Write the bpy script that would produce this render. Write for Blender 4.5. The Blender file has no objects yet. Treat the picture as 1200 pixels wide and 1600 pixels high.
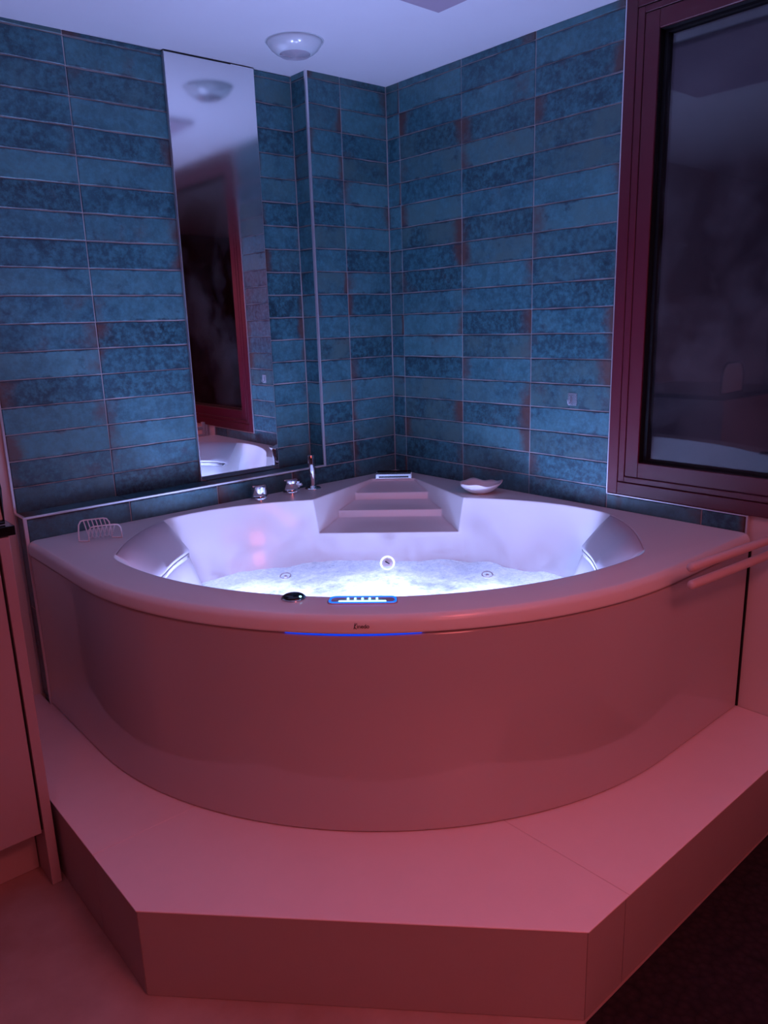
import bpy, bmesh, math, random
from mathutils import Vector, Matrix, noise
random.seed(7)
SC = bpy.context.scene
COL = SC.collection
R2 = math.sqrt(2)

# ------------------------------------------------------------------ camera
def camera():
    y, p, r = [math.radians(v) for v in (49.2136, -13.9624, -1.7764)]
    f = Vector((math.cos(y)*math.cos(p), math.sin(y)*math.cos(p), math.sin(p)))
    right = Vector((math.sin(y), -math.cos(y), 0)); up = right.cross(f)
    r2 = right*math.cos(r)+up*math.sin(r); u2 = -right*math.sin(r)+up*math.cos(r)
    cd = bpy.data.cameras.new('camera'); cam = bpy.data.objects.new('camera', cd); COL.objects.link(cam)
    cd.sensor_fit = 'VERTICAL'; cd.sensor_height = 36; cd.sensor_width = 27; cd.lens = 1195.5/1600*36
    cd.clip_start = .02
    m = Matrix((r2, u2, -f)).transposed().to_4x4(); m.translation = Vector((-2.0075, -2.2475, 1.2781))
    cam.matrix_world = m
    SC.camera = cam
camera()

# ------------------------------------------------------------------ world, lights, exposure
w = bpy.data.worlds.new('night'); SC.world = w; w.use_nodes = True
bg = w.node_tree.nodes['Background']; bg.inputs[0].default_value = (.010, .008, .022, 1); bg.inputs[1].default_value = 1
def light(name, kind, loc, energy, color, size=.1, rot=None, spread=None, spec=1):
    d = bpy.data.lights.new(name, kind); o = bpy.data.objects.new(name, d); COL.objects.link(o)
    o.location = loc; d.energy = energy; d.color = color
    if kind == 'AREA':
        d.shape = 'DISK'; d.size = size
        if spread: d.spread = math.radians(spread)
        if rot: o.rotation_euler = Vector(rot).to_track_quat('-Z', 'Y').to_euler()
    else: d.shadow_soft_size = size
    return o
# the tub's own underwater lamp (cool white led) and the red led spots of the room behind the camera
LAMPS = [(-.62, -.62), (-1.00, -.47), (-.47, -1.00)]
for (lx_, ly_), le_ in zip(LAMPS, (26, 86, 86)):
    tl_ = light('tub_lamp_light', 'SPOT', (lx_, ly_, .285), le_, (.39, .46, 1.0), .055)
    tl_.data.spot_size = math.radians(156); tl_.data.spot_blend = 1.0; tl_.rotation_euler = (math.pi, 0, 0)
for k_, (rx, ry, re_, rd) in enumerate(((-1.33, -2.65, 6.0, (.05, .35, -1)), (-2.55, -2.35, 2.6, (.45, .4, -1)), (-.75, -2.95, 2.6, (-.1, .45, -1)), (-1.9, -3.6, 3.2, (.25, 1, -.7)))):
    light('red_led_light', 'AREA', (rx, ry, 2.03 if k_ < 3 else 1.5), re_, (1.0, .17, .18), (.35, .6, .7, .6)[k_], rot=rd, spread=125 if k_ < 3 else 110)
vs = SC.view_settings
vs.view_transform = 'Standard'; vs.look = 'None'; vs.gamma = 1; vs.use_curve_mapping = False; vs.exposure = 0
SC.cycles.max_bounces = 12; SC.cycles.diffuse_bounces = 5; SC.cycles.transparent_max_bounces = 12
SC.cycles.caustics_reflective = False; SC.cycles.caustics_refractive = False
SC.cycles.sample_clamp_indirect = 3
try: SC.cycles.use_denoising = True
except Exception: pass

# ------------------------------------------------------------------ material helpers
class N:
    def __init__(s, name):
        s.m = bpy.data.materials.new(name); s.m.use_nodes = True; s.t = s.m.node_tree
        s.b = s.t.nodes['Principled BSDF']; s.out = s.t.nodes['Material Output']
    def n(s, typ, **kw):
        x = s.t.nodes.new(typ)
        for k, v in kw.items():
            if k.startswith('i_'): x.inputs[int(k[2:]) if k[2:].isdigit() else k[2:].replace('_', ' ')].default_value = v
            else: setattr(x, k, v)
        return x
    def l(s, a, b): s.t.links.new(a, b)
    def mix(s, fac, a, b, mode='MIX'):
        x = s.n('ShaderNodeMix', data_type='RGBA', blend_type=mode)
        for sock, v in ((x.inputs[0], fac), (x.inputs[6], a), (x.inputs[7], b)):
            if hasattr(v, 'is_linked') or hasattr(v, 'links'): s.l(v, sock)
            elif isinstance(v, tuple): sock.default_value = v if len(v) == 4 else v+(1,)
            else: sock.default_value = v
        return x.outputs[2]
    def math(s, op, a, b=0, clamp=False):
        x = s.n('ShaderNodeMath', operation=op, use_clamp=clamp)
        for sock, v in ((x.inputs[0], a), (x.inputs[1], b)):
            if hasattr(v, 'links'): s.l(v, sock)
            else: sock.default_value = v
        return x.outputs[0]
    def ramp(s, f, *st):
        x = s.n('ShaderNodeValToRGB'); e = x.color_ramp.elements
        while len(e) < len(st): e.new(.5)
        for el, (p, c) in zip(e, st):
            el.position = p; el.color = (c, c, c, 1) if not isinstance(c, tuple) else c+(1,)
        s.l(f, x.inputs[0]); return x.outputs[0]
    def noise(s, vec, scale, detail=4, rough=.6):
        x = s.n('ShaderNodeTexNoise'); x.inputs['Scale'].default_value = scale; x.inputs['Detail'].default_value = detail
        x.inputs['Roughness'].default_value = rough
        if vec is not None: s.l(vec, x.inputs['Vector'])
        return x.outputs[0]
    def bump(s, h, strength=.3, dist=.002, normal=None):
        x = s.n('ShaderNodeBump'); x.inputs['Strength'].default_value = strength; x.inputs['Distance'].default_value = dist
        s.l(h, x.inputs['Height'])
        if normal is not None: s.l(normal, x.inputs['Normal'])
        return x.outputs[0]

def mat(name, col, rough=.5, metal=0, coat=0, spec=.5, emit=None, estr=0, bevel=0, nscale=0, namt=.08, bumpd=0, bscale=60):
    k = N(name); b = k.b
    b.inputs['Base Color'].default_value = col+(1,); b.inputs['Roughness'].default_value = rough
    b.inputs['Metallic'].default_value = metal; b.inputs['Coat Weight'].default_value = coat; b.inputs['Coat Roughness'].default_value = .04
    b.inputs['Specular IOR Level'].default_value = spec
    if emit: b.inputs['Emission Color'].default_value = emit+(1,); b.inputs['Emission Strength'].default_value = estr
    tc = k.n('ShaderNodeTexCoord').outputs['Object']
    if nscale:
        n = k.noise(tc, nscale); c2 = tuple(max(0, c*(1-namt*2)) for c in col)
        k.l(k.mix(n, col, c2), b.inputs['Base Color'])
    nm = None
    if bevel:
        bv = k.n('ShaderNodeBevel', samples=4); bv.inputs['Radius'].default_value = bevel; nm = bv.outputs[0]
        k.l(nm, b.inputs['Normal'])
    if bumpd:
        k.l(k.bump(k.noise(tc, bscale, 5), .5, bumpd, nm), b.inputs['Normal'])
    return k.m

def tile_material():
    k = N('glazed_teal_tile'); b = k.b
    tc = k.n('ShaderNodeTexCoord'); oi = k.n('ShaderNodeObjectInfo')
    off = k.n('ShaderNodeVectorMath', operation='SCALE'); off.inputs['Scale'].default_value = 97
    cmb = k.n('ShaderNodeCombineXYZ'); r = oi.outputs['Random']
    k.l(r, cmb.inputs[0]); k.l(k.math('FRACT', k.math('MULTIPLY', r, 17.31)), cmb.inputs[1]); k.l(k.math('FRACT', k.math('MULTIPLY', r, 53.7)), cmb.inputs[2])
    k.l(cmb.outputs[0], off.inputs[0])
    ad = k.n('ShaderNodeVectorMath', operation='ADD'); k.l(tc.outputs['Object'], ad.inputs[0]); k.l(off.outputs[0], ad.inputs[1]); v = ad.outputs[0]
    n1 = k.noise(v, 9, 6, .65); n2 = k.noise(v, 55, 5, .7); n3 = k.noise(v, 6, 4, .6); n4 = k.noise(v, 14, 8, .72)
    r2 = k.math('FRACT', k.math('MULTIPLY', r, 91.7)); r3 = k.math('FRACT', k.math('MULTIPLY', r, 313.3))
    base = k.ramp(k.math('ADD', k.math('MULTIPLY', n1, .8), k.math('MULTIPLY', r2, .42)), (.30, (.008, .031, .045)), (.54, (.023, .088, .115)), (.90, (.074, .205, .228)))
    base = k.mix(k.ramp(n2, (.42, .0), (.68, .60)), base, (.075, .27, .32))
    grey = k.math('MULTIPLY', k.ramp(r3, (.60, 0.0), (.90, 1.0)), k.ramp(n1, (.38, .10), (.62, .95)))
    base = k.mix(grey, base, (.065, .135, .135))
    # rust coloured wear, mostly towards the short ends
    g = k.n('ShaderNodeSeparateXYZ'); k.l(tc.outputs['Generated'], g.inputs[0])
    ex = k.math('ABSOLUTE', k.math('SUBTRACT', g.outputs[0], .5)); ez = k.math('ABSOLUTE', k.math('SUBTRACT', g.outputs[2], .5))
    r5 = k.math('FRACT', k.math('MULTIPLY', r, 711.1)); edge = k.math('MAXIMUM', k.math('MULTIPLY', k.ramp(g.outputs[0], (.78, 0.), (1., .30)), k.ramp(r5, (.25, .2), (.8, 1.))), k.math('MULTIPLY', k.ramp(ez, (.34, 0.), (.5, .12)), r2))
    rust = k.ramp(k.math('ADD', k.math('ADD', k.math('MULTIPLY', n3, .62), k.math('MULTIPLY', n4, .38)), edge), (.58, 0.), (.76, .85))
    base = k.mix(rust, base, (.105, .042, .034))
    dk = k.ramp(k.math('ADD', k.math('MULTIPLY', n4, .9), k.math('MULTIPLY', k.ramp(ez, (.38, 0.), (.5, 1.)), .17)), (.53, 0.), (.66, .8))
    base = k.mix(dk, base, (.008, .025, .045))
    k.l(base, b.inputs['Base Color'])
    k.l(k.ramp(n4, (.3, .30), (.7, .50)), b.inputs['Roughness'])
    b.inputs['Specular IOR Level'].default_value = .5
    h = k.math('ADD', k.math('MULTIPLY', n1, 1.0), k.math('MULTIPLY', n2, .18))
    k.l(k.bump(h, .55, .004), b.inputs['Normal'])
    return k.m

def water_material():
    k = N('bubbling_water')
    tc = k.n('ShaderNodeTexCoord').outputs['Object']
    n1 = k.noise(tc, 11, 6, .7); n2 = k.noise(tc, 45, 6, .75)
    vo = k.n('ShaderNodeTexVoronoi'); vo.inputs['Scale'].default_value = 120; k.l(tc, vo.inputs['Vector'])
    foam = k.ramp(k.math('ADD', k.math('MULTIPLY', n1, .6), k.math('MULTIPLY', n2, .4)), (.40, .35), (.58, .95))
    h = k.math('ADD', k.math('MULTIPLY', n1, 1.), k.math('MULTIPLY', vo.outputs['Distance'], .25)); h = k.math('ADD', h, k.math('MULTIPLY', n2, .5))
    bm_ = k.bump(h, .8, .006)
    dif = k.n('ShaderNodeBsdfDiffuse'); dif.inputs[0].default_value = (.93, .97, .98, 1); k.l(bm_, dif.inputs['Normal'])
    trl = k.n('ShaderNodeBsdfTranslucent'); k.l(bm_, trl.inputs['Normal'])
    k.l(k.mix(foam, (.52, .66, .74), (.97, 1.0, .90)), trl.inputs[0])
    trn = k.n('ShaderNodeBsdfTransparent'); trn.inputs[0].default_value = (.90, .96, 1, 1)
    gl = k.n('ShaderNodeBsdfGlossy'); gl.inputs['Roughness'].default_value = .12; k.l(bm_, gl.inputs['Normal'])
    def mx(f, a, b):
        x = k.n('ShaderNodeMixShader'); k.l(a, x.inputs[1]); k.l(b, x.inputs[2])
        if hasattr(f, 'links'): k.l(f, x.inputs[0])
        else: x.inputs[0].default_value = f
        return x.outputs[0]
    sc = mx(.60, dif.outputs[0], trl.outputs[0])
    s = mx(k.math('MULTIPLY', foam, .80), trn.outputs[0], sc)
    fr = k.n('ShaderNodeFresnel'); fr.inputs[0].default_value = 1.33; k.l(bm_, fr.inputs['Normal'])
    s = mx(k.math('MULTIPLY', fr.outputs[0], .5), s, gl.outputs[0])
    k.l(s, k.out.inputs[0]); return k.m

def mirror_material():
    # silvered glass, steamed up in its upper third
    k = N('steamed_mirror'); b = k.b
    tc = k.n('ShaderNodeTexCoord'); g = k.n('ShaderNodeSeparateXYZ'); k.l(tc.outputs['Generated'], g.inputs[0])
    n = k.noise(tc.outputs['Object'], 5, 5, .65)
    f = k.math('ADD', g.outputs[2], k.math('MULTIPLY', k.math('SUBTRACT', n, .5), .5))
    fog = k.ramp(f, (.52, 0.), (.86, 1.))
    b.inputs['Metallic'].default_value = 1; b.inputs['Base Color'].default_value = (.96, .97, .98, 1)
    k.l(k.math('ADD', k.math('MULTIPLY', fog, .10), .01), b.inputs['Roughness'])
    d = k.n('ShaderNodeBsdfDiffuse'); d.inputs[0].default_value = (.8, .8, .8, 1)
    x = k.n('ShaderNodeMixShader'); k.l(k.math('MULTIPLY', fog, .03), x.inputs[0]); k.l(b.outputs[0], x.inputs[1]); k.l(d.outputs[0], x.inputs[2])
    k.l(x.outputs[0], k.out.inputs[0]); return k.m

def pane_material():
    k = N('steamed_window_glass'); b = k.b
    tc = k.n('ShaderNodeTexCoord').outputs['Object']
    n = k.noise(tc, 2.6, 7, .62); fog = k.ramp(n, (.44, .0), (.60, 1.0))
    b.inputs['Base Color'].default_value = (1, 1, 1, 1); b.inputs['Transmission Weight'].default_value = 0
    gl = k.n('ShaderNodeBsdfGlossy'); gl.inputs['Roughness'].default_value = .02
    tr = k.n('ShaderNodeBsdfTransparent'); tr.inputs[0].default_value = (.75, .78, .8, 1)
    fr = k.n('ShaderNodeFresnel'); fr.inputs[0].default_value = 1.5
    x = k.n('ShaderNodeMixShader'); k.l(k.math('MULTIPLY', fr.outputs[0], 1.7, True), x.inputs[0]); k.l(tr.outputs[0], x.inputs[1]); k.l(gl.outputs[0], x.inputs[2])
    d = k.n('ShaderNodeBsdfDiffuse'); d.inputs[0].default_value = (.7, .7, .75, 1)
    y = k.n('ShaderNodeMixShader'); k.l(k.math('MULTIPLY', fog, .05), y.inputs[0]); k.l(x.outputs[0], y.inputs[1]); k.l(d.outputs[0], y.inputs[2])
    k.l(y.outputs[0], k.out.inputs[0]); return k.m

def floor_material():
    k = N('waxed_concrete_floor'); b = k.b
    tc = k.n('ShaderNodeTexCoord').outputs['Object']
    n1 = k.noise(tc, 3.2, 7, .6); n2 = k.noise(tc, 30, 4)
    c = k.mix(k.ramp(n1, (.32, 0.), (.68, 1.)), (.30, .17, .15), (.48, .34, .33))
    c = k.mix(k.math('MULTIPLY', n2, .25), c, (.36, .22, .2))
    k.l(c, b.inputs['Base Color']); k.l(k.ramp(n1, (.3, .28), (.7, .5)), b.inputs['Roughness'])
    k.l(k.bump(n2, .2, .001), b.inputs['Normal']); return k.m

def rug_material():
    k = N('dark_woven_rug'); b = k.b
    tc = k.n('ShaderNodeTexCoord').outputs['Object']
    vo = k.n('ShaderNodeTexVoronoi'); vo.inputs['Scale'].default_value = 60; k.l(tc, vo.inputs['Vector'])
    c = k.mix(vo.outputs['Distance'], (.030, .018, .022), (.012, .008, .012)); k.l(c, b.inputs['Base Color'])
    b.inputs['Roughness'].default_value = .95; b.inputs['Specular IOR Level'].default_value = .1
    k.l(k.bump(vo.outputs['Distance'], .8, .004), b.inputs['Normal']); return k.m

def clear_material():
    k = N('clear_plastic'); tr = k.n('ShaderNodeBsdfTransparent'); tr.inputs[0].default_value = (.92, .94, .96, 1)
    k.b.inputs['Base Color'].default_value = (.7, .75, .8, 1); k.b.inputs['Roughness'].default_value = .05
    nz = k.noise(k.n('ShaderNodeTexCoord').outputs['Object'], 60)
    lw = k.n('ShaderNodeLayerWeight'); lw.inputs[0].default_value = .35
    f = k.math('ADD', k.math('MULTIPLY', lw.outputs['Facing'], .9), k.math('MULTIPLY', nz, .12), True)
    x = k.n('ShaderNodeMixShader'); k.l(f, x.inputs[0]); k.l(tr.outputs[0], x.inputs[1]); k.l(k.b.outputs[0], x.inputs[2]); k.l(x.outputs[0], k.out.inputs[0]); return k.m

M = dict(
    tile=tile_material(),
    grout=mat('grey_grout', (.62, .57, .57), .75, nscale=9, namt=.35, bumpd=.0006),
    paint=mat('white_wall_paint', (.72, .68, .68), .55, nscale=12, namt=.03, bumpd=.0004, bscale=150),
    paintback=mat('red_lit_room_wall', (.24, .10, .09), .6, nscale=8, namt=.03),  # unseen walls: red lamplight and gloom are put into the colour
    ceil=mat('white_ceiling_paint', (.80, .80, .82), .7, nscale=6, namt=.02),
    ceilpanel=mat('grey_pink_panel', (.42, .33, .40), .5, nscale=10, namt=.02),
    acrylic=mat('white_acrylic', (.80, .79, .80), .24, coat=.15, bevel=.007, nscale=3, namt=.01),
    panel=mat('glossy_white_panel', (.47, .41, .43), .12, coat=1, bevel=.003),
    pillow=mat('white_headrest', (.56, .53, .58), .4, bevel=.006),
    chrome=mat('polished_chrome', (.86, .87, .9), .07, 1, bevel=.001, nscale=20, namt=.01),
    trim=mat('brushed_metal_trim', (.80, .80, .84), .28, .75, nscale=30, namt=.03),
    slab=mat('beige_stone_tile_lit', (.88, .72, .76), .42, nscale=14, namt=.035, bumpd=.0004, bscale=180),  # step top: light from above put into a paler colour
    riser=mat('beige_riser_tile_shaded', (.38, .30, .31), .5, nscale=14, namt=.035, bumpd=.0004, bscale=180),  # same step tile, colour darkened to stand in for shade on the risers
    frame=mat('burgundy_window_frame', (.10, .007, .018), .36, nscale=10, namt=.05, bevel=.001),
    rubber_and_gap=mat('black_rubber_and_gap', (.004, .004, .005), .5, nscale=30),  # real seals, and also painted shade in open gaps
    black=mat('black_gloss', (.006, .006, .008), .12, nscale=10),
    lacquer=mat('white_lacquer', (.44, .34, .36), .4, nscale=5, namt=.02, bevel=.001),
    ceramic=mat('white_ceramic', (.82, .78, .78), .2, coat=.4, nscale=25, namt=.03, bumpd=.0008, bscale=30),
    whitewire=mat('white_coated_wire', (.80, .76, .78), .3, nscale=30, namt=.02),
    whitetube=mat('white_enamel_tube', (.66, .52, .52), .3, nscale=30, namt=.02),
    mirror=mirror_material(), pane=pane_material(), water=water_material(), floor=floor_material(), rug=rug_material(),
    blue=mat('blue_led_glow', (.0, .02, .2), .4, emit=(.0, .09, 1.0), estr=3.0, nscale=5),
    cyan=mat('white_blue_led', (.2, .5, .8), .4, emit=(.25, .75, 1.0), estr=5, nscale=5),
    bluedim=mat('blue_led_strip', (.0, .02, .2), .4, emit=(.0, .05, .8), estr=1.0, nscale=5),
    lens=mat('lit_lamp_lens', (.9, .95, 1), .3, emit=(.72, .86, 1.0), estr=1.6, nscale=5),
    opal=mat('opal_glass', (.74, .80, .82), .16, coat=.5, nscale=10, namt=.03),
    ribbed=mat('ribbed_lens', (.55, .55, .60), .15, coat=.5, nscale=10),
    ink=mat('dark_print', (.015, .01, .02), .5, nscale=10),
    clear=clear_material(),
    night=mat('outside_ground', (.02, .02, .03), .9, nscale=2),
)

# ------------------------------------------------------------------ mesh helpers
def obj(name, bm, m, parent=None, smooth=False):
    me = bpy.data.meshes.new(name); bmesh.ops.recalc_face_normals(bm, faces=bm.faces[:]); bm.to_mesh(me); bm.free()
    if m is not None: me.materials.append(m)
    if smooth is True: me.polygons.foreach_set('use_smooth', [True]*len(me.polygons))
    elif smooth: me.polygons.foreach_set('use_smooth', [True]*len(me.polygons)); me.set_sharp_from_angle(angle=smooth)
    o = bpy.data.objects.new(name, me); COL.objects.link(o)
    if parent is not None: o.parent = parent; o.matrix_parent_inverse = Matrix.Translation(-parent.location) if parent.rotation_euler.z == 0 else (Matrix.LocRotScale(parent.location, parent.rotation_euler, None)).inverted()
    return o
def tag(o, label, cat, group=None):
    o['label'] = label; o['category'] = cat
    if group: o['group'] = group
    return o
def thing(name, label, cat, loc, rz=0, group=None):
    o = bpy.data.objects.new(name, None); COL.objects.link(o); o.location = loc; o.rotation_euler = (0, 0, rz); o.empty_display_size = .02
    return tag(o, label, cat, group)
def struct(name, bm, m, parent=None, smooth=False):
    o = obj(name, bm, m, parent, smooth)
    if parent is None: o['kind'] = 'structure'
    return o
def box(bm, a, b, bev=0, seg=1):
    x0, y0, z0 = [min(p, q) for p, q in zip(a, b)]; x1, y1, z1 = [max(p, q) for p, q in zip(a, b)]
    r = bmesh.ops.create_cube(bm, size=1)
    for v in r['verts']:
        v.co = Vector((x0+(v.co.x+.5)*(x1-x0), y0+(v.co.y+.5)*(y1-y0), z0+(v.co.z+.5)*(z1-z0)))
    if bev:
        es = list({e for v in r['verts'] for e in v.link_edges})
        bmesh.ops.bevel(bm, geom=es, offset=bev, segments=seg, affect='EDGES', profile=.5)
def boxm(a, b, bev=0, seg=1):
    bm = bmesh.new(); box(bm, a, b, bev, seg); return bm
def lathe(bm, prof, c=(0, 0, 0), n=32, axis=None):
    """prof: (r,z) list"""
    rot = Vector((0, 0, 1)).rotation_difference(Vector(axis).normalized()).to_matrix() if axis else Matrix.Identity(3)
    c = Vector(c); rings = []
    for r, z in prof:
        if r < 1e-6: rings.append([bm.verts.new(c+rot@Vector((0, 0, z)))])
        else: rings.append([bm.verts.new(c+rot@Vector((r*math.cos(2*math.pi*i/n), r*math.sin(2*math.pi*i/n), z))) for i in range(n)])
    for A, B in zip(rings, rings[1:]):
        for i in range(n):
            j = (i+1) % n
            vs_ = [A[i % len(A)], A[j % len(A)], B[j % len(B)], B[i % len(B)]]
            u = []
            for v in vs_:
                if v not in u: u.append(v)
            if len(u) > 2: bm.faces.new(u)
    for R_ in (rings[0], rings[-1]):
        if len(R_) > 2: bm.faces.new(R_)
def tube(bm, pts, r, n=10, closed=False):
    pts = [Vector(p) for p in pts]; rings = []; L = len(pts); ref = None
    for i, p in enumerate(pts):
        a = pts[(i-1) % L] if (closed or i > 0) else p; b = pts[(i+1) % L] if (closed or i < L-1) else p
        t = (b-a).normalized()
        if ref is None: ref = t.orthogonal()
        ref = (ref-t*ref.dot(t)).normalized(); q = t.cross(ref)
        rings.append([bm.verts.new(p+(ref*math.cos(2*math.pi*k/n)+q*math.sin(2*math.pi*k/n))*r) for k in range(n)])
    pr = list(zip(rings, rings[1:]))+([(rings[-1], rings[0])] if closed else [])
    for A, B in pr:
        for k in range(n): bm.faces.new((A[k], A[(k+1) % n], B[(k+1) % n], B[k]))
    if not closed: bm.faces.new(rings[0]); bm.faces.new(rings[-1])
def prism(bm, pts, z0, z1):
    a = [bm.verts.new((x, y, z0)) for x, y in pts]; b = [bm.verts.new((x, y, z1)) for x, y in pts]; n = len(pts)
    bm.faces.new(a); bm.faces.new(b)
    for i in range(n): bm.faces.new((a[i], a[(i+1) % n], b[(i+1) % n], b[i]))
def loft(bm, loops, cap0=True, cap1=True):
    vv = [[bm.verts.new(p) for p in lp] for lp in loops]; n = len(vv[0])
    for A, B in zip(vv, vv[1:]):
        for i in range(n): bm.faces.new((A[i], A[(i+1) % n], B[(i+1) % n], B[i]))
    if cap0: bm.faces.new(vv[0])
    if cap1: bm.faces.new(vv[-1])
    return vv

# ------------------------------------------------------------------ levels (metres)
CEIL = 2.092; STEP = .199; RIM = .704; SEAM = .664; LEDGE = .771; REC = .087; XT = -.3497
ROW0, PH, TW = 1.4551, .0765, .3003
def zr(k): return ROW0-k*PH

# ------------------------------------------------------------------ room shell
struct('floor', boxm((-3.5, -4.2, -.05), (.3, .3, 0)), M['floor'])
bm = bmesh.new(); box(bm, (-3.5, -4.2, CEIL), (.3, .3, CEIL+.05))
for v in bm.verts:                                  # the ceiling drops about a centimetre along the mirror wall
    v.co.z -= max(0, -v.co.x-.35)*.010
struct('ceiling', bm, M['ceil'])
bm = bmesh.new()
box(bm, (-3.5, REC+.008, 0), (.3, .3, CEIL+.02))
box(bm, (XT+.008, .008, 0), (.012, REC+.02, CEIL+.02))
box(bm, (-1.396, .008, 0), (XT+.02, REC+.02, LEDGE-.008))
wall_left = struct('wall_left', bm, M['paint'])
WY, WZ = -.967, .752
bm = bmesh.new()
box(bm, (.010, -4.2, 0), (.16, .3, WZ)); box(bm, (.010, WY, WZ), (.16, .3, CEIL+.02)); box(bm, (.010, -4.2, WZ), (.16, -2.12, CEIL+.02))
wall_right = struct('wall_right', bm, M['paint'])
struct('wall_back', boxm((-3.5, -4.3, 0), (.16, -4.2, CEIL)), M['paintback'])
struct('wall_far_left', boxm((-3.6, -4.3, 0), (-3.5, .3, CEIL)), M['paintback'])

# grout beds
bm = bmesh.new()
box(bm, (.0025, WY, .66), (.0115, .01, CEIL)); box(bm, (.0025, -1.392, .66), (.0115, WY, WZ))
obj('grout', bm, M['grout'], wall_right)
bm = bmesh.new()
box(bm, (XT+.004, .0025, .66), (.004, .0085, CEIL))
box(bm, (XT+.0025, .004, LEDGE), (XT+.0085, REC+.004, CEIL-.002))
box(bm, (-1.402, REC+.0025, LEDGE), (XT+.004, REC+.0085, CEIL-.014))
box(bm, (-1.402, .0025, .60), (XT+.004, .0085, LEDGE-.004))
box(bm, (-1.4005, .004, STEP), (-1.3955, REC+.006, LEDGE-.004))
box(bm, (-1.402, .004, LEDGE-.009), (XT+.004, REC+.006, LEDGE-.0035))
obj('grout', bm, M['grout'], wall_left)

# glazed tiles, one object each; the slab hangs in its local frame x (along), y (depth), z (up)
TILES = {}
def tile_mesh(L, H, var):
    key = (round(L, 3), round(H, 3), var)
    if key in TILES: return TILES[key]
    rnd = random.Random(hash(key) & 0xffff); bm = bmesh.new(); g = .0016; T = .006
    nx = max(1, int(L/.04)); nz = max(1, int(H/.04)); per = []
    def P(u, v):
        x = g+(L-2*g)*u; z = g+(H-2*g)*v; return x-L/2, z-H/2
    for i in range(nx): per.append((i/nx, 0))
    for i in range(nz): per.append((1, i/nz))
    for i in range(nx): per.append((1-i/nx, 1))
    for i in range(nz): per.append((0, 1-i/nz))
    A = []; B = []; Cc = []
    for u, v in per:
        x, z = P(u, v); corner = u in (0, 1) and v in (0, 1)
        j = 0 if corner else .0009
        x += rnd.uniform(-j, j) if u in (0, 1) else 0; z += rnd.uniform(-j, j) if v in (0, 1) else 0
        A.append(bm.verts.new((x, T, z))); B.append(bm.verts.new((x, .0012, z)))
        s = .0018; Cc.append(bm.verts.new((x-math.copysign(min(s, abs(x)*.4), x)*(u in (0, 1)), -rnd.uniform(0, .0004), z-math.copysign(min(s, abs(z)*.4), z)*(v in (0, 1)))))
    n = len(per)
    for X, Y in ((A, B), (B, Cc)):
        for i in range(n): bm.faces.new((X[i], X[(i+1) % n], Y[(i+1) % n], Y[i]))
    bm.faces.new(Cc)
    me = bpy.data.meshes.new('tile'); bmesh.ops.recalc_face_normals(bm, faces=bm.faces[:])
    bm.to_mesh(me); bm.free(); me.materials.append(M['tile']); TILES[key] = me; return me
def tile(parent, p, L, H, face):
    """p: centre of the front face; face: 'x' looks to -x, 'y' looks to -y, 'z' looks up"""
    me = tile_mesh(L, H, random.randrange(4)); o = bpy.data.objects.new('tile', me); COL.objects.link(o); o.parent = parent
    tl = random.uniform(-.004, .004); t2 = random.uniform(-.006, .006)
    fl = random.choice((0, math.pi))                # tiles are laid either way up
    base = {'y': Matrix.Identity(3), 'x': Matrix.Rotation(-math.pi/2, 3, 'Z'), 'z': Matrix.Rotation(-math.pi/2, 3, 'X')}[face]
    m = (base @ Matrix.Rotation(fl, 3, 'Y') @ Matrix.Rotation(t2, 3, 'X') @ Matrix.Rotation(tl, 3, 'Z')).to_4x4()
    m.translation = Vector(p); o.matrix_world = m
    return o
rows = [(CEIL-.001, zr(-8))]+[(zr(k), zr(k+1)) for k in range(-8, 9)]
ys = [0, -.0666, -.3669, -.6672, -.9655]
for zt, zb in rows+[(zr(9), zr(10))]:
    for a, b in zip(ys, ys[1:]): tile(wall_right, (0, (a+b)/2, (zt+zb)/2), a-b, zt-zb, 'x')
for a, b in ((-.9655, -1.268), (-1.268, -1.390)): tile(wall_right, (0, (a+b)/2, (WZ-.004+zr(10))/2), a-b, WZ-.004-zr(10), 'x')
for zt, zb in rows:
    for a, b in ((0, -.2073), (-.2073, XT)): tile(wall_left, ((a+b)/2, 0, (zt+zb)/2), a-b, zt-zb, 'y')
    tile(wall_left, (XT, REC/2, (zt+zb)/2), REC, zt-zb, 'x')
    zt2 = min(zt, CEIL-.006)
    tile(wall_left, ((XT-.496)/2, REC, (zt2+zb)/2), -XT*-1+.496, zt2-zb, 'y')
    zt2 = min(zt, CEIL-.0095)
    for a, b in ((-.8074, -1.105), (-1.105, -1.402)): tile(wall_left, ((a+b)/2, REC, (zt2+zb)/2), a-b, zt2-zb, 'y')
lx = [-.0005, -.2073, -.4955, -.7960, -1.0990, -1.402]
for i, (a, b) in enumerate(zip(lx, lx[1:])):
    top = zr(9)-.0005
    tile(wall_left, ((a+b)/2, 0, (top+zr(10))/2), a-b, top-zr(10), 'y')
lx = [XT, -.4955, -.7960, -1.0990, -1.402]
for a, b in zip(lx, lx[1:]): tile(wall_left, ((a+b)/2, REC/2, LEDGE), a-b, REC-.003, 'z')
for a, b in ((LEDGE-.004, .485), (.485, STEP+.001)): tile(wall_left, (-1.402, REC/2, (a+b)/2), REC-.006, a-b, 'x')

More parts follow.
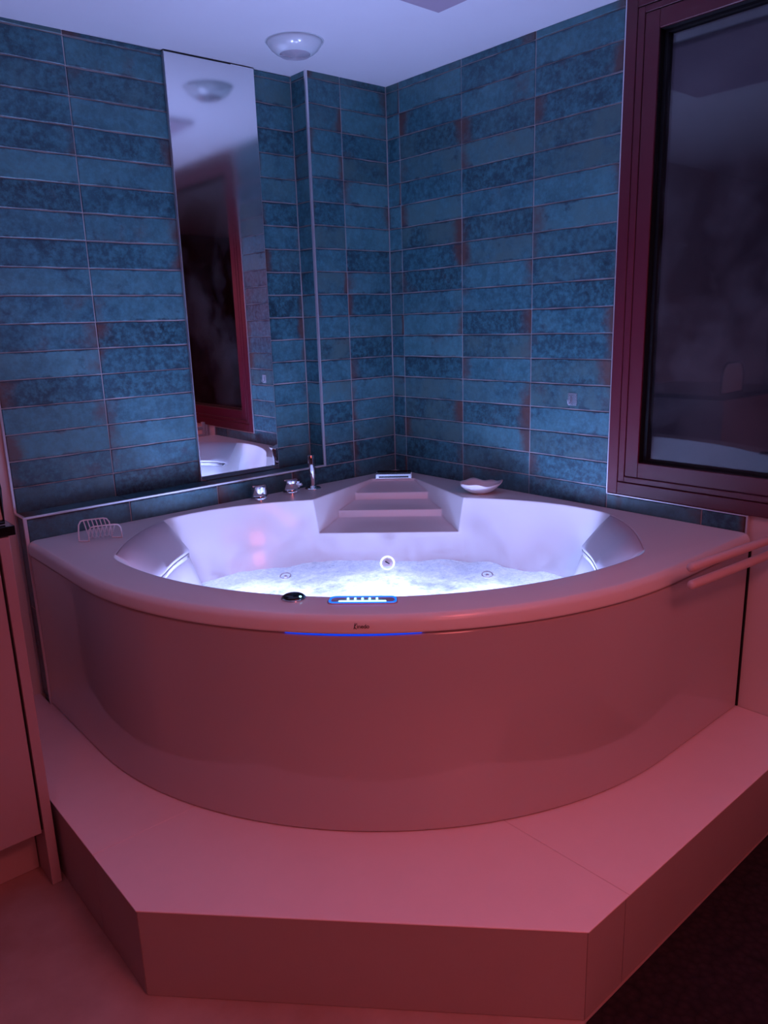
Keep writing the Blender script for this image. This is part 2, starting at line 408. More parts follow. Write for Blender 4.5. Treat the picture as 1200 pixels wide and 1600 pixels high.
# metal edge trims, plus one dark strip for gap shade
def trim(name, parts, m=None):
    bm = bmesh.new()
    for a, b in parts: box(bm, a, b, .0008)
    return struct(name, bm, m or M['trim'])
trim('trim_1', [((XT-.0035, -.003, LEDGE-.003), (XT+.005, .006, CEIL-.001)), ((-1.406, -.003, LEDGE-.004), (XT+.005, .005, LEDGE+.002))])
trim('trim_2', [((-1.411, -.002, STEP), (-1.401, .004, LEDGE+.001)), ((-1.409, REC-.003, STEP), (-1.402, REC+.003, LEDGE)), ((-1.409, .0, LEDGE-.004), (-1.402, REC, LEDGE+.002))])
trim('trim_3', [((-1.409, REC-.004, LEDGE), (-1.402, REC+.008, CEIL-.012))])
trim('trim_4', [((-.0035, WY-.004, WZ-.004), (.010, WY+.0015, CEIL-.001)), ((-.0035, -1.394, WZ-.0045), (.010, WY, WZ-.0005)), ((-.0035, -1.3975, .66), (.010, -1.392, WZ-.0005))])
trim('tub_gap_shade', [((.004, -1.4085, STEP+.001), (.0105, -1.398, .655))], M['rubber_and_gap'])  # dark strip standing in for shade in the gap beside the tub
trim('trim_6', [((-1.41, REC+.006, CEIL-.02), (-1.40, REC+.010, CEIL-.012))])

# ------------------------------------------------------------------ window
bm = bmesh.new()
def frame_ring(bm, y0, y1, z0, z1, wy, wz, x0, x1, bev=.0015):
    box(bm, (x0, y0, z0), (x1, y0-wy, z1), bev); box(bm, (x0, y1, z0), (x1, y1+wy, z1), bev)
    box(bm, (x0, y0-wy, z0), (x1, y1+wy, z0+wz), bev); box(bm, (x0, y0-wy, z1-wz), (x1, y1+wy, z1), bev)
frame_ring(bm, WY-.003, -2.117, WZ+.001, CEIL-.001, .0335, .0375, -.006, .07)
win = struct('window_1', bm, M['frame'])
bm = bmesh.new(); frame_ring(bm, WY-.0385, -2.0815, WZ+.041, CEIL-.041, .0205, .016, -.0065, .06); obj('sash_frame', bm, M['frame'], win)
bm = bmesh.new(); frame_ring(bm, WY-.061, -2.059, WZ+.059, CEIL-.059, .0415, .0445, -.0065, .001); obj('sash_frame', bm, M['frame'], win)
bm = bmesh.new(); frame_ring(bm, WY-.100, -2.02, WZ+.1025, CEIL-.1025, .013, .008, .020, .045, 0); frame_ring(bm, WY-.090, -2.03, WZ+.093, CEIL-.093, .0128, .0107, .001, .045, 0); obj('gasket', bm, M['rubber_and_gap'], win)
obj('reveal', boxm((.0, WY-.034, WZ+.036), (.004, WY-.0385, CEIL-.04)), M['rubber_and_gap'], win)
obj('pane', boxm((.030, WY-.105, WZ+.106), (.036, -2.015, CEIL-.106)), M['pane'], win)
bm = bmesh.new(); tube(bm, [(-.02, -2.035, 1.42), (-.045, -2.035, 1.42), (-.05, -2.035, 1.41), (-.05, -2.035, 1.29)], .009); box(bm, (-.012, -2.02, 1.37), (-.0055, -2.05, 1.47), .003); obj('handle', bm, M['rubber_and_gap'], win)

# ------------------------------------------------------------------ platform the tub stands on
plat = thing('tub_platform', 'low stone-tiled step with cut-off front corner carrying the corner tub', 'platform', (-.85, -.85, 0))
XL, YF = -1.575, -1.600
g = .0005; T = STEP
def slab(pts, name='tile_slab'):
    bm = bmesh.new(); prism(bm, pts, T-.0025, T)
    bmesh.ops.recalc_face_normals(bm, faces=bm.faces[:])
    bmesh.ops.bevel(bm, geom=[e for e in bm.edges if all(abs(v.co.z-T) < 1e-6 for v in e.verts)], offset=.0006, segments=1, affect='EDGES')
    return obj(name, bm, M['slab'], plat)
slab([(XL, REC+.006), (XL, -.765+g), (-.7, -.765+g), (-.7, -.02), (-1.3945, -.02), (-1.3945, .003), (-1.41, .003), (-1.41, REC+.006)])
slab([(XL, -.765-g), (XL, -.983), (-.992, YF), (-.857-g, YF), (-.857-g, -.765-g)])
slab([(-.857+g, YF), (.0075, YF), (.0075, -.78), (-.857+g, -.78)])
bm = bmesh.new(); q = .009
prism(bm, [(XL+q, -.004), (XL+q, -.983+q*.4), (-.992+q*.6, YF+q), (.006, YF+q), (.006, -.3), (-.5, -.004)], .001, T-.0035)
obj('core', bm, M['grout'], plat)
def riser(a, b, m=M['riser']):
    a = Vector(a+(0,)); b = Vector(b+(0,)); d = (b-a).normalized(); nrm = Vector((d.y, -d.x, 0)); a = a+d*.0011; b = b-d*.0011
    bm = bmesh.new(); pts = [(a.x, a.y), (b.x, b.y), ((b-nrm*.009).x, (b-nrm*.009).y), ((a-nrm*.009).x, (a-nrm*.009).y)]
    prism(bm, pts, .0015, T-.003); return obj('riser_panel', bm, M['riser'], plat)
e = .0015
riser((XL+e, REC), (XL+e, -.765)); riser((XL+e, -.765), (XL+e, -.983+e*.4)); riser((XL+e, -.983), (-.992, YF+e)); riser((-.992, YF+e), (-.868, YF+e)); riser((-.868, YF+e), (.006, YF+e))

# ------------------------------------------------------------------ corner tub
CX = CY = -.39; RO = 1.016
def outline(off=0, n=48, back=.003):
    r = RO-off; p = [(-back, -back), (CX+CX-CX+(-RO+off)+0, -back)]
    p = [(-back, -back), (CX-r, -back)]
    for i in range(n+1):
        a = math.pi+(math.pi/2)*i/n; p.append((CX+r*math.cos(a), CY+r*math.sin(a)))
    p.append((-back, CY-r)); return p
tub = thing('corner_whirlpool_tub', 'large white quarter-round whirlpool tub with a curved front panel', 'bathtub', (-.7, -.7, STEP))
def contour():
    """opening of the basin: (x, y, inward normal, is_end_weight)"""
    half = [(-1.30, -.315)]
    pts = []
    back = [(-1.005, -.056), (-.93, -.052), (-.85, -.056), (-.76, -.078), (-.66, -.120), (-.545, -.190)]
    # front arc from left end to right end
    a0 = math.atan2(-.335-CY, -1.295-CX); a1 = math.atan2(-1.295-CY, -.335-CX)
    if a0 < 0: a0 += 2*math.pi
    if a1 < 0: a1 += 2*math.pi
    arc = []
    n = 56
    for i in range(n+1):
        a = a0+(a1-a0)*i/n; arc.append((CX+.910*math.cos(a), CY+.910*math.sin(a)))
    L = list(reversed(back))                  # near corner -> left end
    E0 = Vector(back[0]); E1 = Vector(arc[0])
    endL = [tuple(E0.lerp(E1, t)+Vector((-.7, .7))*.028*math.sin(math.pi*t)) for t in (.06, .15, .25, .35, .45, .55, .65, .75, .85, .94)]
    left = []
    for a, b in zip(L, L[1:]):
        for t in (0, .25, .5, .75): left.append((a[0]+(b[0]-a[0])*t, a[1]+(b[1]-a[1])*t))
    left.append(L[-1])
    mirr = lambda s: [(y, x) for x, y in reversed(s)]
    P = [(p, 0) for p in left]+[(p, 1) for p in endL]+[(p, 2) for p in arc]+[(p, 1) for p in mirr(endL)]+[(p, 0) for p in mirr(left)]
    # smooth positions slightly
    xy = [Vector(p) for p, _ in P]; n = len(xy); keep = {0, n-1}
    for _ in range(2):
        nx = [v.copy() for v in xy]
        for i in range(n):
            if i in keep: continue
            nx[i] = xy[i]*.6+(xy[i-1]+xy[(i+1) % n])*.2
        xy = nx
    c = Vector((-.72, -.72)); out = []
    for i in range(n):
        t = (xy[(i+1) % n]-xy[i-1]).normalized(); nn = Vector((t.y, -t.x))
        if nn.dot(c-xy[i]) < 0: nn = -nn
        if i in (0, n-1): nn = Vector((-1, -1)).normalized()
        out.append([xy[i], nn, [0, 1, 0][P[i][1]], P[i][1]])
    # soften the weights and normals
    for _ in range(3):
        W = [o[2] for o in out]; NN = [o[1] for o in out]
        for i in range(n):
            out[i][2] = W[i]*.5+(W[i-1]+W[(i+1) % n])*.25
            out[i][1] = (NN[i]*.5+(NN[i-1]+NN[(i+1) % n])*.25).normalized()
    return out
CON = contour()
def interp(tab, d):
    for (a, u), (b, v) in zip(tab, tab[1:]):
        if d <= b: return u+(v-u)*max(0, (d-a)/(b-a))
    return tab[-1][1]
WALL = [(0, 0), (.02, .004), (.10, .030), (.20, .078), (.34, .13), (.42, .19), (.44, .24)]
ENDW = [(0, 0), (.03, .045), (.09, .105), (.20, .150), (.34, .21), (.42, .26), (.44, .31)]
def loop_at(d, extra=0):
    o = []
    for p, nn, w_, k in CON:
        f_ = min(1, max(.38, .38+(abs((p.x-p.y)/R2)-.25)/.16*.62)) if k == 0 else 1
        s = interp(WALL, d)*f_*(1-w_)+interp(ENDW, d)*w_+extra; q_ = p+nn*s; o.append((q_.x, q_.y, RIM-d))
    return o
def diag(s, t, z): return ((s+t)/R2, (s-t)/R2, z)
def evaluated(o):
    dg = bpy.context.evaluated_depsgraph_get(); dg.update(); return bpy.data.meshes.new_from_object(o.evaluated_get(dg))
# body: rim with rolled edge going down inside the panel, closed below
bm = bmesh.new(); loops = []
for off, z in ((.030, .215), (.030, SEAM-.002), (-.002, SEAM+.001), (-.002, RIM-.016), (.002, RIM-.008), (.009, RIM-.002), (.020, RIM)):
    loops.append([(x, y, z) for x, y in outline(off)])
loft(bm, loops); body = obj('basin', bm, M['acrylic'], None)
bm = bmesh.new(); loops = [[(x, y, RIM+.05) for x, y, z in loop_at(0)], loop_at(0)]+[loop_at(d) for d in (.02, .05, .09, .14, .20, .27, .34, .38, .42, .44)]
loft(bm, loops); c1 = obj('cutter', bm, None)
bm = bmesh.new(); loops = []
prof = [(-.185, .694), (-.300, .676), (-.308, .652), (-.410, .638), (-.418, .615), (-.520, .5935), (-.60, .576)]
for s, z in prof:
    wt = .080+.515*(-s-.185)
    wb = wt-(RIM-z)*.22
    wx = wt+.05*.22
    loops.append([diag(s, -wx, RIM+.05), diag(s, -wt, RIM), diag(s, -wb, z), diag(s, wb, z), diag(s, wt, RIM), diag(s, wx, RIM+.05)])
loft(bm, loops); c2 = obj('cutter2', bm, None)
for c in (c1, c2):
    md = body.modifiers.new('b', 'BOOLEAN'); md.operation = 'DIFFERENCE'; md.object = c; md.solver = 'EXACT'
me = evaluated(body); body.modifiers.clear(); body.data = me
for c in (c1, c2): bpy.data.objects.remove(c, do_unlink=True)
me.polygons.foreach_set('use_smooth', [True]*len(me.polygons)); me.set_sharp_from_angle(angle=.5)
body.parent = tub; body.matrix_parent_inverse = Matrix.Translation(-tub.location)
# curved front panel
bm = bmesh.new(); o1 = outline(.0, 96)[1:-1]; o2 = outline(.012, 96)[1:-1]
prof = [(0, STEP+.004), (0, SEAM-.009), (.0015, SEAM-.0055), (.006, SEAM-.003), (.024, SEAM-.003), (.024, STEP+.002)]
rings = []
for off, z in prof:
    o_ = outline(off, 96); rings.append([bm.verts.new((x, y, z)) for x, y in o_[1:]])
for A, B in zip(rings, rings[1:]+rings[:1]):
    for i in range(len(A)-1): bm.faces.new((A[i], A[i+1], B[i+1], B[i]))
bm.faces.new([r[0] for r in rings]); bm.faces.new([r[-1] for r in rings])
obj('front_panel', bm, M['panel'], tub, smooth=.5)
# headrests on the two reclined ends
def headrest(mirror):
    bm = bmesh.new(); idx = [i for i, c in enumerate(CON) if c[3] == 1][:10]
    depths = [.002, .006, .014, .03, .05, .07, .088, .094]
    grid = []
    for d in depths:
        L_ = loop_at(d, .0); row_ = []
        for j, i in enumerate(idx[0:10]):
            x, y, z = L_[i]; u = j/9; v = (d-.002)/.092
            th = .020*min(1, 6*u*(1-u)+.15)*min(1, 6*v+.42)*min(1, 9*(1-v)+.35)
            nn = CON[i][1]; row_.append(Vector((x+nn.x*th*.6, y+nn.y*th*.6, z+th*.8)))
        grid.append(row_)
    if mirror: grid = [[Vector((p.y, p.x, p.z)) for p in r] for r in grid]
    vv = [[bm.verts.new(p) for p in r] for r in grid]
    low = [[bm.verts.new(p+Vector((0, 0, -.012))) for p in r] for r in grid]
    for V in (vv, low):
        for a, b in zip(V, V[1:]):
            for i in range(9): bm.faces.new((a[i], a[i+1], b[i+1], b[i]))
    per = [(0, i) for i in range(10)]+[(k_, 9) for k_ in range(1, 8)]+[(7, i) for i in range(8, -1, -1)]+[(k_, 0) for k_ in range(6, 0, -1)]
    for a, b in zip(per, per[1:]+per[:1]): bm.faces.new((vv[a[0]][a[1]], vv[b[0]][b[1]], low[b[0]][b[1]], low[a[0]][a[1]]))
    obj('headrest', bm, M['pillow'], tub, smooth=.9)
headrest(False); headrest(True)
# water jets and the round lit overflow fitting on the inner wall
def ring_fit(name, p, ax, r, m, h=.006, parent=tub, inner=None):
    bm = bmesh.new(); lathe(bm, [(r*.62, 0), (r, 0), (r, h*.5), (r*.92, h), (r*.70, h), (r*.62, h*.55), (0, h*.5)], p, 24, ax); o = obj(name, bm, m, parent, smooth=.6)
    return o
ax_ = (-1, -1, .9)
bm = bmesh.new(); jc = Vector(diag(-.622, 0, .5110)); jn = Vector(ax_).normalized(); ju = jn.orthogonal().normalized(); jv = jn.cross(ju)
tube(bm, [jc+(ju*math.cos(a*math.pi/16)+jv*math.sin(a*math.pi/16))*.0215 for a in range(32)], .0028, 8, True); lf = obj('lit_overflow_ring', bm, M['lens'], tub, smooth=True)
bm = bmesh.new(); lathe(bm, [(.0165, -.006), (.0165, .002), (.010, .004), (0, .0045)], diag(-.622, 0, .5085), 24, ax_); cap = obj('overflow_knob', bm, M['ceramic'], lf, smooth=.6)
bm = bmesh.new()
a_ = Vector(diag(-.6235, -.007, .5165)); b_ = Vector(diag(-.631, .007, .5110)); tube(bm, [a_, b_], .0017, 6); obj('slot', bm, M['ink'], lf)
# underwater lamp fixture in the floor of the basin
for lx_, ly_ in LAMPS:
    bm = bmesh.new(); lathe(bm, [(.060, 0), (.066, .0), (.066, .006), (.060, .009)], (lx_, ly_, .264), 28); lampf = obj('lamp_bezel', bm, M['chrome'], tub, smooth=.6)
    bm = bmesh.new(); lathe(bm, [(.058, .001), (.058, .006), (.03, .010), (0, .011)], (lx_, ly_, .264), 28); obj('lamp_lens', bm, M['lens'], lampf, smooth=.6)
# blue led strip under the rim and the maker's name on it
def arcpt(a, r, z): return (CX+r*math.cos(a), CY+r*math.sin(a), z)
bm = bmesh.new(); A0, A1 = math.radians(225-8.5), math.radians(225+7.5); n = 24
lo = []
for i in range(n+1):
    a = A0+(A1-A0)*i/n; f = math.sin(math.pi*i/n)**.7*1.0+.02; r = RO
    lo.append([arcpt(a, r-.012, SEAM-.0028), arcpt(a, r+.0005, SEAM-.0010-.0030*f), arcpt(a, r+.0005, SEAM-.001+.0014*f), arcpt(a, r-.012, SEAM-.001+.0014*f)])
loft(bm, lo); obj('led_strip', bm, M['bluedim'], tub)
def text_mesh(txt, size, ext):
    cu = bpy.data.curves.new('t', 'FONT'); cu.body = txt; cu.size = size; cu.extrude = ext; cu.align_x = 'CENTER'; cu.align_y = 'CENTER'; cu.resolution_u = 3; cu.space_character = .92
    o = bpy.data.objects.new('t', cu); COL.objects.link(o); me = evaluated(o); bpy.data.objects.remove(o, do_unlink=True); return me
me = text_mesh('inedo', .0125, .0004); me.materials.append(M['ink'])
lg = bpy.data.objects.new('maker_name', me); COL.objects.link(lg)
aL = math.radians(225.6); P_ = Vector(arcpt(aL, RO+.0022, .681)); d_ = Vector((math.cos(aL), math.sin(aL), 0))
rt = Vector((-math.sin(aL), math.cos(aL), 0)); mt = Matrix((rt, Vector((0, 0, 1)), d_)).transposed().to_4x4()
bm = bmesh.new(); bm.from_mesh(me)
for v in bm.verts: v.co.x += .0035
bmesh.ops.translate(bm, verts=bm.verts[:], vec=(0, 0, 0))
for a, b in (((-.0155, -.0055, 0), (-.0125, .0075, 0)), ((-.0148, -.001, 0), (-.0088, .0072, 0)), ((-.0148, -.0005, 0), (-.0105, -.0058, 0))):
    tube(bm, [a, b], .0007, 6)
bm.to_mesh(me); bm.free()
mt.translation = P_; lg.parent = tub; lg.matrix_parent_inverse = Matrix.Translation(-tub.location); lg.matrix_world = mt; lg['label'] = 'small dark logo lettering on the rim face'
lg.matrix_basis = mt
# touch panel on the front rim
cp = Vector((-1.046, -1.046, RIM)); aC = math.radians(225.4); CR = (Vector((cp.x, cp.y))-Vector((CX, CY))).length+.006
def rrect(Lx, Ly, r, n=6):
    o = []
    for cx, cy, a0 in ((Lx-r, Ly-r, 0), (-Lx+r, Ly-r, 90), (-Lx+r, -Ly+r, 180), (Lx-r, -Ly+r, 270)):
        for i in range(n+1):
            a = math.radians(a0+90*i/n); o.append((cx+r*math.cos(a), cy+r*math.sin(a)))
    return o
def bendp(u, v, z):
    a = aC+u/CR; r = CR-v; return (CX+r*math.cos(a), CY+r*math.sin(a), RIM+z)   # u along the rim, v towards the basin
def plate(name, Lx, Ly, r, z0, z1, m, parent, u0=0, v0=0):
    bm = bmesh.new(); pts = rrect(Lx, Ly, r)
    loft(bm, [[bendp(u0+u, v0+v, z0) for u, v in pts], [bendp(u0+u, v0+v, z1) for u, v in pts], [bendp(u0+u*.98, v0+v*.95, z1+.0005) for u, v in pts]])
    return obj(name, bm, m, parent)
ctl = plate('touch_panel', .074, .0215, .012, -.001, .0020, M['panel'], tub)
ctl['label'] = 'touch control panel with a glowing blue outline and five white-blue dots'
bm = bmesh.new(); tube(bm, [bendp(u, v, .0028) for u, v in rrect(.070, .0180, .012)], .0018, 8, True); obj('led_outline', bm, M['blue'], ctl)
plate('led_bar', .050, .0022, .002, .002, .0042, M['cyan'], ctl, 0, -.0110)
for i in range(5): plate('led_dot', .0022, .0032, .0018, .002, .0046, M['cyan'], ctl, .034-.0155*i-.004, .0045)
# round air control knob
kn = Vector((-1.140, -.934, RIM)); bm = bmesh.new()
lathe(bm, [(.027, -.001), (.027, .002), (.0255, .004), (.0225, .0045)], kn, 32); kb = obj('air_control_bezel', bm, M['chrome'], tub, smooth=.6)
bm = bmesh.new(); lathe(bm, [(.0225, .003), (.0225, .0065), (.019, .0085), (.010, .0095), (0, .0098)], kn, 32); obj('knob', bm, M['black'], kb, smooth=.7)
bm = bmesh.new(); lathe(bm, [(.0028, .0), (.0028, .002), (0, .0026)], kn+Vector((.0045, -.0195, .0068)), 10); obj('led_dot', bm, M['cyan'], kb)
# two knobs and the hand shower at the back rim
def mixer(p, pin, lab):
    p = Vector(p); bm = bmesh.new(); lathe(bm, [(.0275, -.001), (.0285, .0), (.0285, .012), (.0275, .016), (.0255, .0175)], p, 32); k_ = obj('control_knob', bm, M['chrome'], tub, smooth=.5); k_['label'] = lab
    bm = bmesh.new(); lathe(bm, [(.0235, .0170), (.0245, .019), (.0245, .047), (.023, .0495), (.018, .050), (0, .0495)], p, 32); obj('knob_head', bm, M['chrome'], k_, smooth=.5)
    bm = bmesh.new()
    if pin:
        q_ = p+Vector((.0205, -.0165, .030)); lathe(bm, [(.006, 0), (.0062, .012), (.004, .0145), (0, .015)], q_, 12, (.75, -.66, .1)); box(bm, tuple(q_+Vector((-.004, -.004, -.010))), tuple(q_+Vector((.004, .004, .013))), .001)
    else:
        q_ = p+Vector((.002, -.0245, .022)); box(bm, tuple(q_+Vector((0, -.0035, 0))), tuple(q_+Vector((.005, .004, .024))), .001)
    obj('lever', bm, M['chrome'], k_)
mixer((-.668, -.052, RIM), False, 'chrome knob nearest the left end, plain cylinder')
mixer((-.538, -.050, RIM), True, 'chrome knob beside the hand shower, with a pin lever')
hs = Vector((-.440, -.045, RIM)); bm = bmesh.new()
lathe(bm, [(.029, -.001), (.029, .002), (.026, .005), (.015, .006), (.0125, .010), (.011, .012)], hs, 28); sh = obj('hand_shower_socket', bm, M['chrome'], tub, smooth=.5)
bm = bmesh.new(); lathe(bm, [(.0075, .010), (.0085, .03), (.0115, .050), (.0120, .118), (.0105, .122), (0, .123)], hs, 20, (-.03, 0, 1)); hd = obj('hand_shower', bm, M['chrome'], sh, smooth=.5)
bm = bmesh.new()
for i in range(9): lathe(bm, [(.0018, 0), (.0018, .0025), (0, .003)], hs+Vector((.0085, -.0075, .056+i*.0068)), 8, (.8, -.6, 0))
obj('nozzles', bm, M['black'], hd)
# waterfall spout in the corner
zc = RIM
bm = bmesh.new()
def dbox(bm, s0, s1, t0, t1, z0, z1, bev=0):
    r = bmesh.ops.create_cube(bm, size=1)
    for v in r['verts']:
        s = s0+(v.co.x+.5)*(s1-s0); t = t0+(v.co.y+.5)*(t1-t0); z = z0+(v.co.z+.5)*(z1-z0); v.co = Vector(diag(s, t, z))
    if bev: bmesh.ops.bevel(bm, geom=list({e for v in r['verts'] for e in v.link_edges}), offset=bev, segments=2, affect='EDGES')
dbox(bm, -.140, -.1835, -.063, .067, zc-.001, zc+.014, .002); sp = obj('waterfall_spout', bm, M['chrome'], tub)
bm = bmesh.new(); dbox(bm, -.138, -.1800, -.061, .065, zc+.0145, zc+.020, .0015); obj('spout_cover', bm, M['black'], sp)
bm = bmesh.new(); dbox(bm, -.1830, -.1845, -.054, .058, zc+.003, zc+.008); obj('spout_slot', bm, M['black'], sp)
# raised seam beads beside the end of the opening
# ------------------------------------------------------------------ water
def wave(x, y, k):
    b = noise.noise(Vector((x*7, y*7, 3.1)))*.010+noise.noise(Vector((x*16, y*16, 8.2)))*.005+noise.noise(Vector((x*40, y*40, 1.2)))*.0022
    return b
WL = .498
bm = bmesh.new(); base = loop_at(RIM-WL, -.006); c = Vector((-.72, -.72)); K = 46; rings = []
dense = []
for i in range(len(base)):
    a = Vector(base[i][:2]); b = Vector(base[(i+1) % len(base)][:2])
    ns = max(1, int((b-a).length/.012))
    for j in range(ns): dense.append(a.lerp(b, j/ns))
for k_ in range(1, K+1):
    f = k_/K; rings.append([])
    for p in dense:
        q_ = c+(p-c)*f
        back = max(0, min(1, (q_.x+q_.y+1.35)/.5))
        rings[-1].append(bm.verts.new((q_.x, q_.y, WL+wave(q_.x, q_.y, f)*(.5+.6*back))))
cv = bm.verts.new((c.x, c.y, WL))
n = len(dense)
for i in range(n): bm.faces.new((cv, rings[0][i], rings[0][(i+1) % n]))
for A, B in zip(rings, rings[1:]):
    for i in range(n): bm.faces.new((A[i], A[(i+1) % n], B[(i+1) % n], B[i]))
wt_ = obj('bath_water', bm, M['water'], None, smooth=True); tag(wt_, 'brightly lit bubbling water filling the corner tub', 'water'); wt_['kind'] = 'stuff'

# jets on the far wall just at the water line
for t_, z_ in ((-.335, .497), (.335, .497)):
    bm = bmesh.new(); jc = Vector(diag(-.728, t_*.95, .5045)); jn = Vector((-.2, -.2, 1)).normalized(); ju = jn.orthogonal().normalized(); jv = jn.cross(ju)
    tube(bm, [jc+(ju*math.cos(a*math.pi/12)+jv*math.sin(a*math.pi/12))*.0165 for a in range(24)], .0022, 8, True); jt = obj('jet_ring', bm, M['acrylic'], tub, smooth=True)
    bm = bmesh.new(); lathe(bm, [(.006, -.012), (.006, -.001), (.004, .001), (0, .001)], jc, 16, jn); obj('nozzle', bm, M['acrylic'], jt, smooth=.7)

# ------------------------------------------------------------------ mirror in the recess
mr = thing('wall_mirror', 'tall narrow frameless mirror, steamed at the top, set in the tiled recess', 'mirror', (-.652, REC, LEDGE))
gm = boxm((-.812, REC-.013, LEDGE+.003), (-.504, REC-.001, CEIL-.011))
for v in gm.verts: v.co.y -= (v.co.x+.658)*.014
obj('glass', gm, M['mirror'], mr)
bm = bmesh.new(); box(bm, (-.504, REC-.0135, LEDGE+.003), (-.502, REC+.003, CEIL-.011)); box(bm, (-.814, REC-.0135, LEDGE+.003), (-.812, REC+.003, CEIL-.011)); obj('edge_strip', bm, M['trim'], mr)
obj('top_clip', boxm((-.814, REC-.014, CEIL-.013), (-.502, REC+.003, CEIL-.0095)), M['rubber_and_gap'], mr)

# ------------------------------------------------------------------ ceiling things
cl = thing('ceiling_light', 'round unlit glass ceiling light above the tub', 'ceiling light', (-.528, -.195, CEIL-.001))
c0 = (-.528, -.195, CEIL-.0025)
bm = bmesh.new(); lathe(bm, [(.080, 0), (.086, 0), (.088, -.003), (.086, -.006), (.080, -.006)], c0, 48); obj('rim', bm, M['opal'], cl, smooth=.6)
bm = bmesh.new(); lathe(bm, [(.084, -.005), (.079, -.014), (.070, -.025), (.058, -.034), (.050, -.038), (.046, -.039)], c0, 48); obj('glass_shade', bm, M['opal'], cl, smooth=True)
bm = bmesh.new(); prof = []
for i in range(12): r_ = .046*(1-i/12); prof += [(r_, -.039-.004*(1-(r_/.046)**2)), (r_-.0019, -.0420-.005*(1-(r_/.046)**2))]
prof.append((0, -.046)); lathe(bm, prof, c0, 40); obj('ribbed_lens', bm, M['ribbed'], cl)
bm = bmesh.new(); box(bm, (-.967, -1.231, CEIL-.022), (-.367, -.631, CEIL-.007), .002); pl = obj('ceiling_panel', bm, M['ceilpanel']); tag(pl, 'thin square panel fixed under the ceiling, pinkish, at the top of the picture', 'panel')
bm = bmesh.new(); box(bm, (-.95, -1.215, CEIL-.012), (-.384, -.648, CEIL-.003)); obj('mounting_frame', bm, M['trim'], pl)

# ------------------------------------------------------------------ small things on the rim
def shell():
    t = thing('shell_dish', 'shallow white scallop-shaped dish on the tub rim by the right wall', 'dish', (-.104, -.545, RIM), math.radians(-35))
    bm = bmesh.new(); n = 72; K = 8; rings = []
    for side in (0, 1):
        for k_ in range(K+1):
            f = k_/K if side == 0 else 1-k_/K
            ring = []
            for i in range(n):
                a = 2*math.pi*i/n
                lob = .83*(1+.022*math.cos(a*7+.5)*f+.035*math.cos(a*3+.6)*f)
                r = .018+.062*f
                z = .004+.034*f**1.8+.0022*math.cos(a*7+.5)*f**2+.0040*math.cos(a*3+.4)*f**2
                ring.append((math.cos(a)*r*lob*1.08, math.sin(a)*r*lob*.84, z-(.004 if side == 0 else 0)))
            rings.append(ring)
    loft(bm, rings)
    for v in bm.verts: v.co = Matrix.Rotation(math.radians(-35), 3, 'Z')@v.co+Vector((-.104, -.545, RIM))
    obj('bowl', bm, M['ceramic'], t, smooth=True)
    bm = bmesh.new(); lathe(bm, [(.018, .0), (.020, .0), (.0195, .004), (.018, .005)], (-.104, -.545, RIM+.0003), 28); obj('foot', bm, M['ceramic'], t, smooth=.6)
shell()
def soap_rack():
    c = Vector((-1.254, -.146, RIM)); t = thing('soap_rack', 'white wire soap holder standing on the left end of the tub rim', 'soap holder', c, 0)
    u = Vector((.94, -.33, 0)); v = Vector((.33, .94, 0)); W = .044; r = .0021
    def hoop(y0, lean, H, sh=0):
        pts = []
        for a, b in ((-W, .003), (-W, .010), (-W*.99, H*.45), (-W*.93, H*.80), (-W*.80, H*.96), (-W*.60, H), (W*.60, H), (W*.80, H*.96), (W*.93, H*.80), (W*.99, H*.45), (W, .010), (W, .003)):
            pts.append(c+u*(a+sh)+v*(y0+lean*b/H)+Vector((0, 0, b)))
        return pts
    hb = hoop(.004, .042, .052, -.012); hf = hoop(-.004, -.042, .052, .014)
    bm = bmesh.new(); tube(bm, hb, r, 8); obj('back_hoop', bm, M['whitewire'], t, smooth=.8)
    bm = bmesh.new(); tube(bm, hf, r, 8); obj('front_hoop', bm, M['whitewire'], t, smooth=.8)
    for q_ in (0, -1):
        bm = bmesh.new(); tube(bm, [hb[q_], hf[q_]], r, 8); obj('foot_bar', bm, M['whitewire'], t, smooth=.8)
    for i in range(6):
        f = i/5; a = -W*.62+W*1.24*f
        bm = bmesh.new(); tube(bm, [c+u*(a-.012)+v*.046+Vector((0, 0, .052)), c+u*(a-.002)+v*.006+Vector((0, 0, .010)), c+u*(a+.004)-v*.006+Vector((0, 0, .010)), c+u*(a+.014)-v*.046+Vector((0, 0, .052))], r*.8, 6)
        obj('wire', bm, M['whitewire'], t, smooth=.8)
soap_rack()
def hook():
    p = Vector((0, -.833, 1.027)); t = thing('adhesive_hook', 'small clear adhesive hook on the tiles left of the window', 'hook', p)
    bm = bmesh.new(); box(bm, tuple(p+Vector((-.0035, -.017, -.019))), tuple(p+Vector((-.0006, .017, .019))), .0012); obj('pad', bm, M['clear'], t)
    bm = bmesh.new(); tube(bm, [p+Vector((-.004, .004, .010)), p+Vector((-.006, .004, -.008)), p+Vector((-.012, .004, -.014)), p+Vector((-.018, .004, -.010)), p+Vector((-.019, .004, .0))], .0035, 8); obj('hook_arm', bm, M['clear'], t, smooth=.8)
hook()

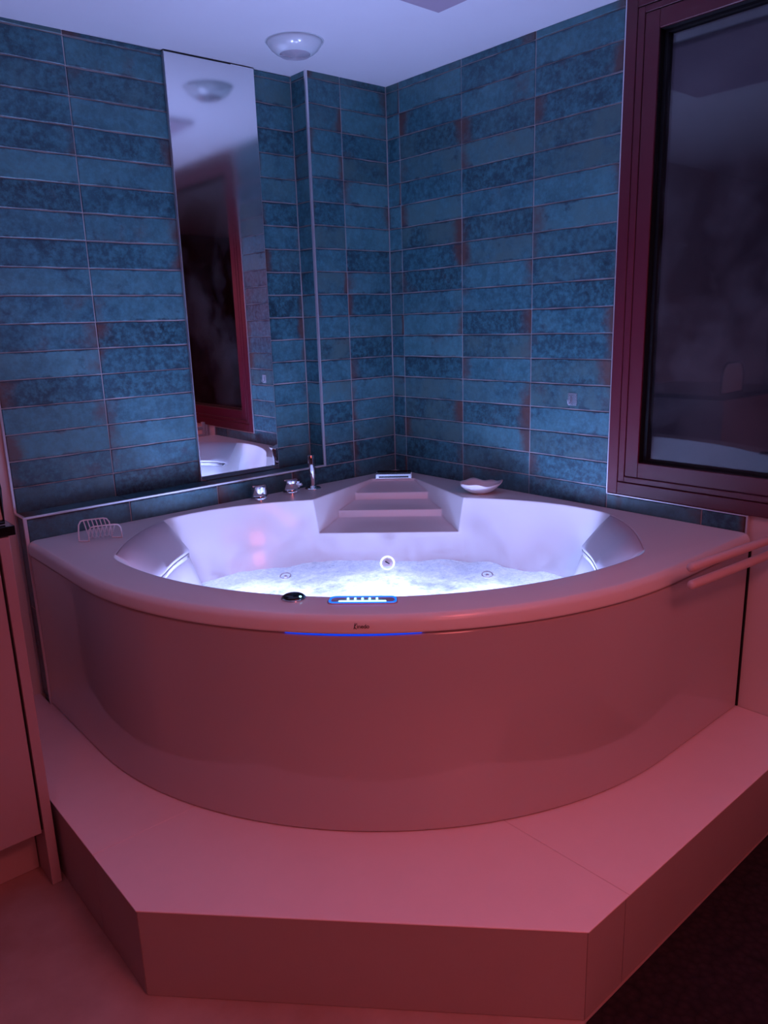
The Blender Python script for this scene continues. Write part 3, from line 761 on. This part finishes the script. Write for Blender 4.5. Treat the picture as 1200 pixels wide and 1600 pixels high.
# ------------------------------------------------------------------ swivel towel bars on the right wall
tr = thing('towel_rail', 'white two-armed swivel towel bar reaching out in front of the tub, right edge', 'towel rail', (.0, -1.51, .72))
def bar(tip, ang, L, nm='arm'):
    tip = Vector(tip); d = Vector((math.cos(ang), math.sin(ang), 0)); e_ = tip+d*L; bm = bmesh.new()
    lathe(bm, [(0, -.001), (.006, 0), (.0095, .003), (.0105, .007), (.0105, L-.01), (.009, L-.002), (0, L)], tip, 20, d); obj(nm, bm, M['whitetube'], tr, smooth=.6); return e_
e1 = bar((-.455, -1.472, .731), math.radians(-5.2), .452); e2 = bar((-.450, -1.474, .690), math.radians(-4.5), .447)
bm = bmesh.new(); tube(bm, [(-.010, -1.512, .655), (-.010, -1.512, .765)], .014, 16); obj('pivot', bm, M['whitetube'], tr, smooth=.8)
obj('wall_plate', boxm((-.004, -1.535, .66), (.011, -1.489, .76), .002), M['whitetube'], tr)

# ------------------------------------------------------------------ vanity cabinet on the left
cab = thing('vanity_cabinet', 'white vanity cabinet at the left edge, beside the platform', 'cabinet', (-1.9, -.25, 0))
YC = -.535
obj('side_panel', boxm((-1.6065, YC, .001), (-1.5845, REC+.004, .858), .0008), M['lacquer'], cab)
obj('body', boxm((-2.30, YC+.022, .147), (-1.6095, REC, .858)), M['lacquer'], cab)
obj('toe_kick', boxm((-2.30, -.445, .001), (-1.609, -.431, .146)), M['lacquer'], cab)
for a, b in ((-1.6125, -1.955), (-1.958, -2.30)):
    d_ = obj('door', boxm((a, YC, .1466), (b, YC+.018, .853), .001), M['lacquer'], cab)
obj('gap_shadow_strip', boxm((-1.6095, YC+.012, .147), (-1.6065, YC+.03, .856)), M['rubber_and_gap'], cab)
ct = obj('vanity_countertop', boxm((-2.31, YC-.002, .8605), (-1.571, REC+.004, .8815), .001), M['black']); tag(ct, 'glossy black worktop slab on top of the vanity cabinet', 'worktop')
mt_ = thing('tabletop_mirror', 'black-rimmed rounded mirror standing on the black worktop at left edge', 'mirror', (-1.68, -.50, .8815))
bm = bmesh.new(); pts = []
x0, x1, zt = -1.815, -1.586, 1.035
for i in range(9):
    a = math.radians(0+90*i/8); pts.append((x1-.06+.06*math.cos(a), -.515, zt-.075+.075*math.sin(a)))
for i in range(9):
    a = math.radians(90+90*i/8); pts.append((x0+.06+.06*math.cos(a), -.515, zt-.075+.075*math.sin(a)))
full = [(x1, -.515, .888)]+pts+[(x0, -.515, .888)]
tube(bm, full, .0055, 8, True); obj('frame', bm, M['black'], mt_, smooth=.8)
bm = bmesh.new(); a = [bm.verts.new(p) for p in full]; b = [bm.verts.new((p[0], p[1]+.004, p[2])) for p in full]; bm.faces.new(a); bm.faces.new(b)
for i in range(len(a)): bm.faces.new((a[i], a[(i+1) % len(a)], b[(i+1) % len(a)], b[i]))
obj('glass', bm, M['opal'], mt_)

# ------------------------------------------------------------------ rug
rg = obj('dark_rug', boxm((-1.000, -3.2, .0005), (-.02, -1.606, .010), .003), M['rug']); tag(rg, 'dark woven rug on the floor along the right side of the platform', 'rug')
